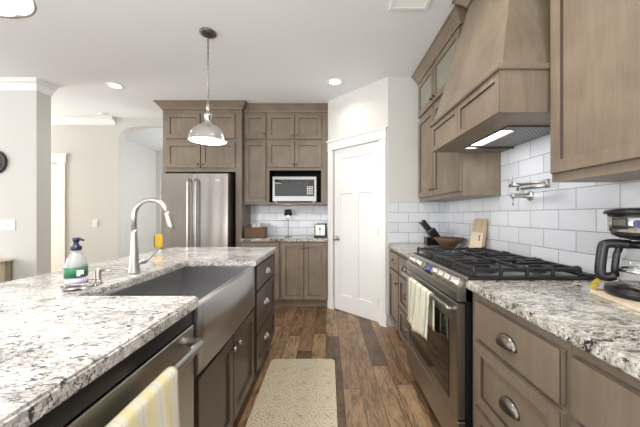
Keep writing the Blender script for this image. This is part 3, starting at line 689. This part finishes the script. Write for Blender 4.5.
FBb = Fr((0, 3.765, 0), (1, 0, 0), (0, -1, 0))
t = thing('base_cabinet', (-.93, 4.0, 0), 'grey-brown base cabinet below the wicker basket, behind the island end', 'cabinet')
m = MB(); m.box(-1.166, -.63, 3.765, 4.29, KZ, .879); m.box(-1.166, -.63, 3.83, 4.29, 0, KZ); m.build('cabinet_body', 'up', t)
dr(FBb, t, -1.15, -.645, .115, .865, 'up', -1.12, .80)
t = thing('base_cabinet', (-.31, 4.0, 0), 'grey-brown two-door base cabinet below the lamp, next to the pantry door', 'cabinet')
m = MB(); m.box(-.628, -.002, 3.765, 4.29, KZ, .879); m.box(-.628, -.002, 3.83, 4.29, 0, KZ); m.build('cabinet_body', 'up', t)
dr(FBb, t, -.613, -.322, .115, .865, 'up', -.35, .80); dr(FBb, t, -.314, -.022, .115, .865, 'up', -.29, .80)
tag(counter_slab('countertop', [(-1.166, 3.735), (-.001, 3.735), (-.001, 4.291), (-1.166, 4.291)], 'granite_r'), 'granite countertop on the back cabinets under the microwave', 'countertop')

# microwave
t = thing('microwave', (-.46, 4.1, 1.406), 'stainless steel microwave inside the dark cabinet opening', 'microwave')
mx0, mx1, mz0, mz1 = -.77, -.155, 1.415, 1.765
m = MB(); m.box(mx0, mx1, 3.95, 4.26, mz0, mz1, .004); m.box(mx0+.03, mx0+.06, 3.97, 4.2, 1.4055, mz0); m.box(mx1-.06, mx1-.03, 3.97, 4.2, 1.4055, mz0); m.build('housing', 'steel', t)
m = MB(); m.box(mx0+.002, mx1-.002, 3.925, 3.95, mz0+.002, mz1-.002, .005); fr = m.build('front_frame', 'steel_m', t)
m = MB(); m.box(mx0+.035, mx1-.135, 3.922, 3.9255, mz0+.075, mz1-.045, .001); m.build('door_window', 'blackglass', fr)
m = MB(); m.box(mx1-.133, mx1-.035, 3.922, 3.9255, mz0+.075, mz1-.045, .001); cp = m.build('keypad', 'black', fr)
m = MB()
for i in range(3):
    for j in range(5): m.box(mx1-.135+i*.03, mx1-.115+i*.03, 3.9205, 3.9222, mz0+.10+j*.024, mz0+.114+j*.024)
m.build('key_dots', 'plate', cp)
m = MB(); m.box(mx0+.14, mx1-.2, 3.9212, 3.9222, mz0+.12, mz1-.075); lab(m.build('window_screen', mat('window_screen', rgb(46, 47, 48), .25), fr), 'grey screen in the dark window')
# basket
t = thing('wicker_basket', (-.99, 3.98, .92), 'brown wicker basket on the back counter beside the refrigerator', 'basket')
def wick():
    m = mat('wicker', rgb(150, 116, 84), .8); n = N(m); x = n.sep(n.coords())
    f = n.math('MULTIPLY', n.math('SINE', n.math('MULTIPLY', n.math('ADD', x[0], x[1]), 130)), n.math('SINE', n.math('MULTIPLY', x[2], 200)))
    n.col(n.ramp(f, [(.2, rgb(70, 48, 34)), (.5, rgb(190, 158, 122))])); n.bump(f, .8, .004); return m
wm = wick(); m = MB(); bx0, bx1, by0, by1 = -1.13, -.86, 3.86, 4.04
m.box(bx0, bx1, by0, by0+.01, .921, 1.05, .003); m.box(bx0, bx1, by1-.01, by1, .921, 1.05, .003); m.box(bx0, bx0+.01, by0+.01, by1-.01, .921, 1.05); m.box(bx1-.01, bx1, by0+.01, by1-.01, .921, 1.05); m.box(bx0, bx1, by0, by1, .921, .93)
m.build('basket_body', wm, t)
m = MB(); z = 1.052; m.tube([(bx0, by0, z), (bx1, by0, z), (bx1, by1, z), (bx0, by1, z), (bx0, by0, z)], .008, 8); m.build('rim', wm, t)
for i, (ix, iy, ic, nm, lb) in enumerate(((-1.09, 3.93, rgb(70, 62, 60), 'tea_tin', 'dark tin sticking out of the wicker basket'), (-1.03, 3.98, rgb(228, 226, 220), 'snack_packet', 'white packet in the middle of the wicker basket'), (-.96, 3.94, rgb(210, 208, 204), 'folded_napkin', 'pale grey napkin bundle at the right side of the wicker basket'))):
    m = MB(); m.obox((ix, iy, 1.022), ((1, .1*i, 0), (-.1*i, 1, 0), (0, 0, 1)), (.025, .02, .080+.008*(i % 2)), .006, 2); tag(m.build(nm, mat(nm, ic, .5)), lb, nm.split('_')[1])
# cordless table lamp
t = thing('table_lamp', (-.56, 4.02, .92), 'slim black table lamp glowing on the back counter', 'lamp')
lx_, ly_ = -.56, 4.0
MB().lathe([(0, 0), (.05, 0), (.05, .010), (.012, .014), (0, .014)], (lx_, ly_, .921)).build('base', 'dknickel', t)
MB().cyl((lx_, ly_, .93), (lx_, ly_, 1.25), .005, seg=10).build('pole', 'dknickel', t)
m = MB(); m.lathe([(.060, 1.222), (.044, 1.308), (.041, 1.308), (.057, 1.222), (.060, 1.222)], (lx_, ly_, 0)); m.build('lamp_shade', 'black', t)
MB().lathe([(0, 1.262), (.030, 1.262), (.030, 1.252), (0, 1.252)], (lx_, ly_, 0)).build('bulb', 'lamp', t)
area('lamp_beam', (lx_, ly_, 1.245), (0, 0, 0),   .06, .06, .45, (.96, .98, 1), 'DISK')
area('lamp_glow_up', (lx_, ly_, 1.29), (PI, 0, 0), .05, .05, .35, (.96, .98, 1), 'DISK')
# toaster
t = thing('toaster', (-.10, 4.0, .92), 'chrome and black toaster on the back counter next to the pantry', 'toaster')
m = MB(); m.box(-.188, -.022, 3.90, 4.12, .935, 1.105, .018, 3); m.build('toaster_body', 'steel', t)
m = MB(); m.box(-.192, -.018, 3.895, 4.125, .921, .94, .005); m.box(-.045, -.016, 3.893, 4.127, .93, 1.112, .008, 2); m.build('black_trim', 'black', t)
m = MB(); m.box(-.15, -.125, 3.93, 4.09, 1.1045, 1.107); m.box(-.10, -.075, 3.93, 4.09, 1.1045, 1.107); m.build('slot', 'void', t)
m = MB(); m.box(-.122, -.098, 3.888, 3.90, 1.03, 1.05, .003); m.build('lever', 'black', t)
m = MB(); m.box(-.114, -.106, 3.898, 3.901, .96, 1.06); m.build('lever_track', 'void', t)

# ------------------------------------------------------------------ faucet, soap, dispenser
t = thing('kitchen_faucet', (-1.035, 1.52, .92), 'tall brushed nickel gooseneck faucet beside the farmhouse sink', 'faucet')
fx, fy = -1.035, 1.52
MB().lathe([(0, 0), (.030, 0), (.030, .006), (.027, .012), (.025, .03), (.018, .14), (.0145, .21), (.0135, .235), (0, .235)], (fx, fy, .92), seg=28).build('faucet_body', 'nickel', t)
arc = [(fx, fy, 1.15), (fx, fy, 1.22)] + [(fx+.088-.088*math.cos(a), fy, 1.224+.086*math.sin(a)) for a in [PI*i/14 for i in range(1, 13)]]
e1 = arc[-1]; arc += [(e1[0]+.008, fy, e1[2]-.02)]
MB().tube(arc, .0125, 16).build('gooseneck', 'nickel', t)
ee = Vector(arc[-1]); dv = Vector((.026, 0, -.085)).normalized()
MB().lathe([(0, -.01), (.0135, -.01), (.0145, .01), (.0175, .06), (.0185, .088), (.014, .092), (0, .092)], ee, dv, 20).build('spray_head', 'nickel', t)
m = MB(); m.cyl((fx, fy, .975), (fx+.045, fy+.03, .975), .013, .011); m.tube([(fx+.04, fy+.027, .975), (fx+.058, fy+.05, 1.0), (fx+.085, fy+.09, 1.045)], [.008, .0065, .005], 10); m.build('handle', 'nickel', t)

t = thing('soap_bottle', (-1.075, 1.215, .93), 'clear soap bottle with a green label and dark pump top', 'bottle')
bx, by, bz = -1.075, 1.215, .9345
m = MB(); m.lathe([(0, 0), (.040, 0), (.044, .006), (.044, .075), (.042, .092), (.034, .113), (.022, .130), (.016, .138), (.016, .148), (0, .148)], (bx, by, bz), seg=28, sy=.75); m.build('bottle_body', mat('frosted_bottle', rgb(222, 226, 226), .15, trans=.6, ior=1.3), t)
m = MB(); m.lathe([(0, .004), (.0448, .004), (.0448, .028), (0, .028)], (bx, by, bz), seg=28, sy=.76); lab(m.build('soap_fill', mat('lilac_soap', rgb(214, 200, 226), .2), t), 'lilac soap in the bottom')
m = MB(); m.lathe([(.0449, .034), (.0453, .034), (.0453, .076), (.0449, .076)], (bx, by, bz), seg=28, sy=.76); lb = m.build('label_band', mat('green_label', rgb(40, 112, 76), .5), t)
m = MB(); ss = [(0, 0, .010, .008), (.018, .001, .008, .008), (.034, -.001, .009, .009), (.012, -.014, .018, .0025), (-.012, .013, .005, .003), (.03, -.014, .006, .002)]
for dx, dz, ww, hh in ss:
    n_ = 7; x0 = dx-ww; x1 = dx+ww
    P = [(bx+(x0+(x1-x0)*i/n_), by-math.sqrt(max(.0462**2-(x0+(x1-x0)*i/n_)**2, .00001))*.76) for i in range(n_+1)]
    for i in range(n_):
        (xa, ya), (xb, yb) = P[i], P[i+1]; f = m.bm.faces.new([m.bm.verts.new(q) for q in ((xa, ya, bz+.056+dz-hh), (xb, yb, bz+.056+dz-hh), (xb, yb, bz+.056+dz+hh), (xa, ya, bz+.056+dz+hh))])
m.build('label_print', 'plate', lb)
nv = mat('navy_plastic', rgb(30, 38, 66), .35)
m = MB(); m.lathe([(0, .146), (.019, .146), (.019, .162), (.011, .166), (.0085, .185), (0, .185)], (bx, by, bz)); m.build('pump_collar', nv, t)
m = MB(); m.lathe([(0, .183), (.012, .183), (.013, .198), (0, .2)], (bx, by, bz), seg=16); m.tube([(bx, by, bz+.193), (bx+.02, by-.004, bz+.193), (bx+.036, by-.006, bz+.188)], [.006, .005, .004], 8); m.build('pump_head', nv, t)
t = thing('soap_tray', (-1.07, 1.215, .92), 'oval metal wire soap tray under the green-labelled bottle', 'tray')
cx, cy = -1.055, 1.21
m = MB(); 
for z, k in ((.927, .9), (.945, 1.0)): m.tube([(cx+.078*k*math.cos(a), cy+.052*k*math.sin(a), z) for a in [2*PI*i/28 for i in range(29)]], .0022, 8)
for i in range(14): a = 2*PI*i/14; m.tube([(cx+.070*math.cos(a), cy+.047*math.sin(a), .927), (cx+.078*math.cos(a), cy+.052*math.sin(a), .945)], .0018, 6)
m.build('wire_rim', 'chrome', t)
m = MB(); m.lathe([(0, .9275), (.070, .9275), (.070, .9315), (0, .9315)], (cx, cy, 0), seg=32, sy=.67) ; m.build('tray_plate', 'steel', t)
for i in range(4):
    m = MB(); a = PI/4+PI/2*i; m.lathe([(0, .9202), (.007, .9205), (.008, .925), (0, .93)], (cx+.062*math.cos(a), cy+.04*math.sin(a), 0), seg=12)
    m.build('foot', 'chrome', t)
t = thing('soap_dispenser', (-1.035, 1.275, .92), 'short brushed nickel soap dispenser pump mounted on the island counter', 'soap dispenser')
MB().lathe([(0, 0), (.02, 0), (.02, .004), (.0135, .008), (.013, .055), (.010, .07), (0, .072)], (-1.035, 1.28, .9203)).build('dispenser_body', 'nickel', t)
MB().tube([(-1.045, 1.28, .981), (-1.0, 1.278, .981), (-.975, 1.276, .977)], [.006, .0045, .004], 10).build('spout', 'nickel', t)
t = thing('dish_brush', (-1.44, 2.40, .92), 'yellow dish brush standing upright on a white stem beyond the faucet', 'brush')
MB().lathe([(0, 0), (.022, 0), (.02, .006), (.005, .008), (.0045, .035), (0, .035)], (-1.455, 2.45, .9203), seg=14).build('stem', 'plate', t)
m = MB(); m.box(-1.488, -1.426, 2.435, 2.465, .952, 1.062, .012, 3); m.build('brush_head', mat('yellow_sponge', rgb(200, 165, 50), .8), t)
m = MB(); m.box(-1.494, -1.487, 2.438, 2.468, .955, 1.058, .003); m.build('head_edge', mat('dark_olive', rgb(90, 80, 40), .6), t)

# ------------------------------------------------------------------ pot filler
t = thing('pot_filler', (1.29, 1.812, 1.35), 'folded brushed nickel pot filler mounted on the tile under the hood', 'faucet')
m = MB(); m.lathe([(0, 0), (.030, 0), (.030, .004), (.022, .010), (.014, .013), (.013, .09), (.016, .095), (.016, .118), (.010, .122), (0, .122)], (1.2915, 1.812, 1.351), (-1, 0, 0), 22); m.build('wall_valve', 'nickel', t)
m = MB(); m.tube([(1.18, 1.812, 1.345), (1.178, 1.812, 1.315), (1.178, 1.812, 1.29)], [.004, .0035, .0045], 8); m.build('valve_lever', 'nickel', t)
m = MB(); m.cyl((1.236, 1.812, 1.351), (1.236, 1.812, 1.405), .009); m.tube([(1.236, 1.812, 1.395), (1.236, 1.60, 1.395)], .0085, 12); m.cyl((1.236, 1.60, 1.383), (1.236, 1.60, 1.432), .011); m.build('lower_arm', 'nickel', t)
m = MB(); m.tube([(1.236, 1.60, 1.42), (1.21, 1.80, 1.42)], .0085, 12); m.cyl((1.21, 1.79, 1.42), (1.175, 1.84, 1.42), .013, .012); m.tube([(1.21, 1.80, 1.42), (1.213, 1.815, 1.408), (1.214, 1.82, 1.385)], .008, 10); m.build('upper_arm', 'nickel', t)
m = MB(); m.tube([(1.185, 1.83, 1.425), (1.183, 1.83, 1.455), (1.183, 1.83, 1.477)], [.004, .0035, .005], 8); m.build('spout_lever', 'nickel', t)

# ------------------------------------------------------------------ right counter things
t = thing('knife_block', (1.10, 2.96, .92), 'black knife block with black-handled knives beside the wooden bowl', 'knife block')
kx, ky = 1.10, 2.96
m = MB(); m.prism([(kx-.085, .921), (kx+.085, .921), (kx+.085, .965), (kx-.01, 1.10), (kx-.068, 1.052), (kx-.015, .985), (kx-.035, .965), (kx-.040, 1.0), (kx-.085, 1.0)], ky-.05, ky+.05, 'XZ'); m.build('block', 'black', t)
dk = Vector((-.64, 0, .768)); pk = Vector((.768, 0, .64))
for i in range(3):
    for j in range(2):
        c0 = Vector((kx-.040, ky-.03+.03*i, 1.065)) + pk*(-.016+.032*j); Lh = .125-.018*(i % 2)
        m = MB(); m.obox(c0+dk*(Lh/2+.012), (dk, (0, 1, 0), pk), (Lh/2, .008, .0085), .003); hh = m.build('knife_handle', 'black', t)
        m = MB(); m.obox(c0+dk*.005, (dk, (0, 1, 0), pk), (.010, .0075, .009)); m.obox(c0+dk*(Lh+.014), (dk, (0, 1, 0), pk), (.003, .007, .008)); m.build('bolster', 'chrome', hh)
m = MB(); m.lathe([(0, 0), (.055, 0), (.06, .006), (.10, .05), (.138, .092), (.135, .094), (.092, .052), (.05, .012), (0, .01)], (1.145, 2.70, .9203), seg=36)
tag(m.build('wooden_bowl', wood('bowl_wood', rgb(74, 52, 38), rgb(100, 72, 52), rgb(124, 92, 68), (3, 3, 12))), 'round brown wooden bowl on the counter behind the range', 'bowl')
lw = wood('board_wood', rgb(196, 172, 138), rgb(214, 192, 160), rgb(226, 208, 180), (3, 10, 1.0))
def board(name, y0, y1, zt, xb, lean, m_, label, hole=False, r=.03):
    b = MB(); P = []
    w_ = y1-y0; h_ = zt-.921
    for cx_, cz_, a0 in ((y1-r, zt-r, 0), (y0+r, zt-r, 90)):
        for i in range(7): a = math.radians(a0+15*i); P.append((cx_+r*math.cos(a), cz_+r*math.sin(a)))
    P += [(y0, .921), (y1, .921)]
    b.prism(P, xb, xb+.016, 'YZ')
    for v in b.bm.verts: v.co.x += (v.co.z-.921)*lean
    return tag(b.build(name, m_), label, 'cutting board', 'cutting boards behind the range')
board('cutting_board', 2.285, 2.475, 1.20, 1.233, .135, lw, 'taller light wood cutting board leaning on the tile')
lw2 = wood('pale_board_wood', rgb(222, 206, 178), rgb(232, 218, 194), rgb(240, 228, 206), (3, 10, 1.0))
b = MB(); z1_ = 1.09
for a, c in ((2.265, 2.295), (2.325, 2.44)):
    b.box(1.207, 1.219, a, c, .921, z1_, .003)
b.box(1.207, 1.219, 2.295, 2.325, .921, 1.02); b.box(1.207, 1.219, 2.295, 2.325, 1.065, z1_)
for v in b.bm.verts: v.co.x += (v.co.z-.921)*.135
tag(b.build('cutting_board', lw2), 'shorter pale wood board with a handle slot, in front of the taller one', 'cutting board', 'cutting boards behind the range')

# coffee maker, board, yellow towel
cmx, cmy = 1.150, 1.025
b = MB(); P = []
for cx_, cy_, a0 in ((1.28-.03, 1.15-.03, 0), (1.042+.03, 1.15-.03, 90), (.985+.03, .85+.03, 180), (1.25, .88, 270)):
    for i in range(6): a = math.radians(a0+18*i); P.append((cx_+.03*math.cos(a), cy_+.03*math.sin(a)))
b.prism(P, .921, .933, 'XY'); tag(b.build('serving_board', lw2), 'flat pale wood board under the coffee maker', 'board')
t = thing('coffee_maker', (cmx, cmy, .934), 'black and steel drip coffee maker with glass carafe on the wood board', 'coffee maker')
z0 = .934
m = MB(); m.lathe([(0, 0), (.105, 0), (.112, .006), (.112, .024), (.104, .034), (.088, .038), (0, .038)], (cmx, cmy, z0), seg=40); m.build('warming_base', 'black', t)
m = MB(); m.lathe([(0, .038), (.080, .038), (.082, .041), (0, .042)], (cmx, cmy, z0), seg=36); m.build('hot_plate', 'dknickel', t)
m = MB(); m.box(cmx+.05, cmx+.110, cmy-.06, cmy+.075, z0+.03, z0+.22, .015, 2); m.build('water_column', 'black', t)
m = MB(); m.lathe([(0, .205), (.045, .205), (.075, .212), (.092, .222), (.095, .232), (0, .232)], (cmx, cmy, z0), seg=40); m.build('brew_basket', 'black', t)
m = MB(); m.lathe([(.0, .232), (.095, .232), (.102, .236), (.104, .300), (.0, .300)], (cmx, cmy, z0), seg=48); hd = m.build('brew_head', 'shade', t)
m = MB(); m.lathe([(0, .299), (.113, .299), (.116, .306), (.110, .314), (.08, .320), (0, .321)], (cmx, cmy, z0), seg=48); m.build('lid', 'black', t)
def arcpatch(a0, a1, za, zb, r, th=.003):
    b = MB(); n_ = 10; g = []
    for i in range(n_+1):
        a = math.radians(a0+(a1-a0)*i/n_); g.append([b.bm.verts.new((cmx+q*math.cos(a), cmy+q*math.sin(a), z)) for q, z in ((r, za), (r+th, za), (r+th, zb), (r, zb))])
    for A, B in zip(g, g[1:]):
        for k in range(4): b.bm.faces.new([A[k], A[(k+1) % 4], B[(k+1) % 4], B[k]])
    b.bm.faces.new(g[0]); b.bm.faces.new(g[-1]); return b
dp = arcpatch(166, 196, z0+.245, z0+.285, .1025).build('display', 'black', hd)
arcpatch(169, 193, z0+.258, z0+.280, .1055, .0006).build('screen', mat('lcd', rgb(92, 90, 84), .3), dp)
b = MB(); n_ = 20; ar = math.radians(210); vs = []
for i in range(n_):
    a = 2*PI*i/n_; th = ar + .12*math.cos(a); vs.append(b.bm.verts.new((cmx+.1055*math.cos(th), cmy+.1055*math.sin(th), z0+.266+.013*math.sin(a))))
b.bm.faces.new(vs); bmesh.ops.solidify(b.bm, geom=b.bm.faces[:], thickness=.0015); b.build('oval_badge', mat('navy_badge', rgb(50, 62, 110), .3), hd)
t = thing('carafe', (cmx, cmy, z0+.042), 'glass coffee carafe with a big black handle standing in the coffee maker', 'carafe')
cf = [(0, .0425), (.066, .0425), (.073, .050), (.076, .085), (.068, .135), (.050, .168), (.047, .178)]
m = MB(); m.lathe(cf + [(r-.003, z+.001) for r, z in cf[::-1][:-1]] + [(0, .0455)], (cmx, cmy, z0), seg=36); m.build('glass_body', 'glass', t)
m = MB(); m.lathe([(0, .179), (.050, .179), (.054, .184), (.053, .196), (.03, .200), (0, .200)], (cmx, cmy, z0), seg=32); m.build('carafe_lid', 'black', t)
m = MB(); m.lathe([(.0765, .088), (.0785, .088), (.0785, .098), (.0755, .098)], (cmx, cmy, z0), seg=32); m.build('band', 'chrome', t)
ca = math.radians(156); hd_ = Vector((math.cos(ca), math.sin(ca), 0)); c0 = Vector((cmx, cmy, z0))
def hp(r_, z_): return c0+hd_*r_+Vector((0, 0, z_))
m = MB(); pts = [hp(.045, .188), hp(.09, .190), hp(.112, .187), hp(.121, .178), hp(.128, .12), hp(.130, .080), hp(.124, .066), hp(.105, .064), hp(.088, .070)]
m.tube(spline(pts, 5), .0135, 14, flat=1.25); m.tube([hp(.070, .19), hp(.083, .15), hp(.088, .10), hp(.088, .066)], .010, 12, flat=1.2)
m.build('carafe_handle', 'black', t)
ylm = stripes('yellow_patterned_cloth', 0, 7, [(0, rgb(232, 206, 70)), (.6, rgb(244, 234, 160)), (.75, rgb(232, 206, 70))])
b = MB(); g = []
for i in range(13):
    s = i/12; cxy = Vector((1.054+.105*s, 1.136+.036*s, 0)); g.append([b.bm.verts.new((cxy.x+dx, cxy.y+dy,   .9345+.042*math.sin(PI*.92*s)**.6*hh + .001)) for dx, dy, hh in ((-.006, -.020, .8), (-.002, -.006, 1), (.002, .008, 1), (.006, .020, .8))])
for A, B in zip(g, g[1:]):
    for k in range(3): f = b.bm.faces.new([A[k], A[k+1], B[k+1], B[k]]); f.smooth = True
bmesh.ops.solidify(b.bm, geom=b.bm.faces[:], thickness=.003)
tag(b.build('folded_cloth', ylm), 'folded yellow cloth on the wood board behind the carafe handle', 'cloth')

# ------------------------------------------------------------------ floor mat, left-side things
b = MB(); P = []; mx = (-.475, .055, 1.30, 2.405); r = .03
for cx_, cy_, a0 in ((mx[1]-r, mx[3]-r, 0), (mx[0]+r, mx[3]-r, 90), (mx[0]+r, mx[2]+r, 180), (mx[1]-r, mx[2]+r, 270)):
    for i in range(7): a = math.radians(a0+15*i); P.append((cx_+r*math.cos(a), cy_+r*math.sin(a)))
b.prism(P, .0005, .014, 'XY'); bmesh.ops.bevel(b.bm, geom=[e for e in b.bm.edges if all(v.co.z > .013 for v in e.verts)], offset=.006, segments=2, affect='EDGES')
tag(b.build('kitchen_mat', 'mat'), 'cream patterned kitchen floor mat beside the island', 'mat')

t = thing('console_table', (-3.7, 3.0, 0), 'cream console table against the wall left of the island', 'table')
m = MB(); m.box(-4.5, -3.55, 2.88, 3.215, .715, .738, .004); m.build('tabletop', 'cream', t)
m = MB(); m.box(-4.48, -3.60, 2.92, 3.20, .42, .715); m.build('cabinet_case', 'cream', t)
for a, b_ in ((-4.49, 2.889), (-3.598, 2.889), (-4.49, 3.17), (-3.598, 3.17)): m = MB(); m.box(a-.0, a+.03, b_, b_+.03, 0, .715); m.build('leg', mat('aged_leg', rgb(150, 140, 118), .6), t)
t = thing('wall_clock', (-3.755, 3.22, 1.83), 'dark round wall clock cut off at the left edge', 'clock')
MB().lathe([(0, 0), (.125, 0), (.135, .012), (.130, .028), (.115, .030), (.110, .018), (0, .018)], (-3.765, 3.229, 1.83), (0, -1, 0), 36).build('clock_case', mat('dark_bronze', rgb(46, 38, 34), .4), t)
MB().lathe([(0, .0185), (.05, .0185), (.05, .022), (0, .022)], (-3.765, 3.229, 1.83), (0, -1, 0), 24).build('clock_centre', 'dknickel', t)
t = thing('light_switch_plate', (-3.67, 3.22, 1.13), 'white triple light switch plate above the console table', 'switch')
m = MB(); m.box(-3.76, -3.545, 3.223, 3.2295, 1.055, 1.175, .003); m.build('plate', 'plate', t)
for i in range(3): m = MB(); m.box(-3.735+.06*i, -3.70+.06*i, 3.219, 3.223, 1.082, 1.148, .001); m.build('rocker_switch', 'plate', t)
t = thing('light_switch_plate', (-3.64, 4.45, 1.1), 'small white light switch plate on the far wall beside the arch', 'switch')
m = MB(); m.box(-3.69, -3.60, 4.453, 4.4595, 1.04, 1.16, .003); m.build('plate', 'plate', t)
m = MB(); m.box(-3.665, -3.625, 4.449, 4.453, 1.065, 1.135, .001); m.build('rocker_switch', 'plate', t)

for o in bpy.data.objects:
    if '_o' in o: del o['_o']
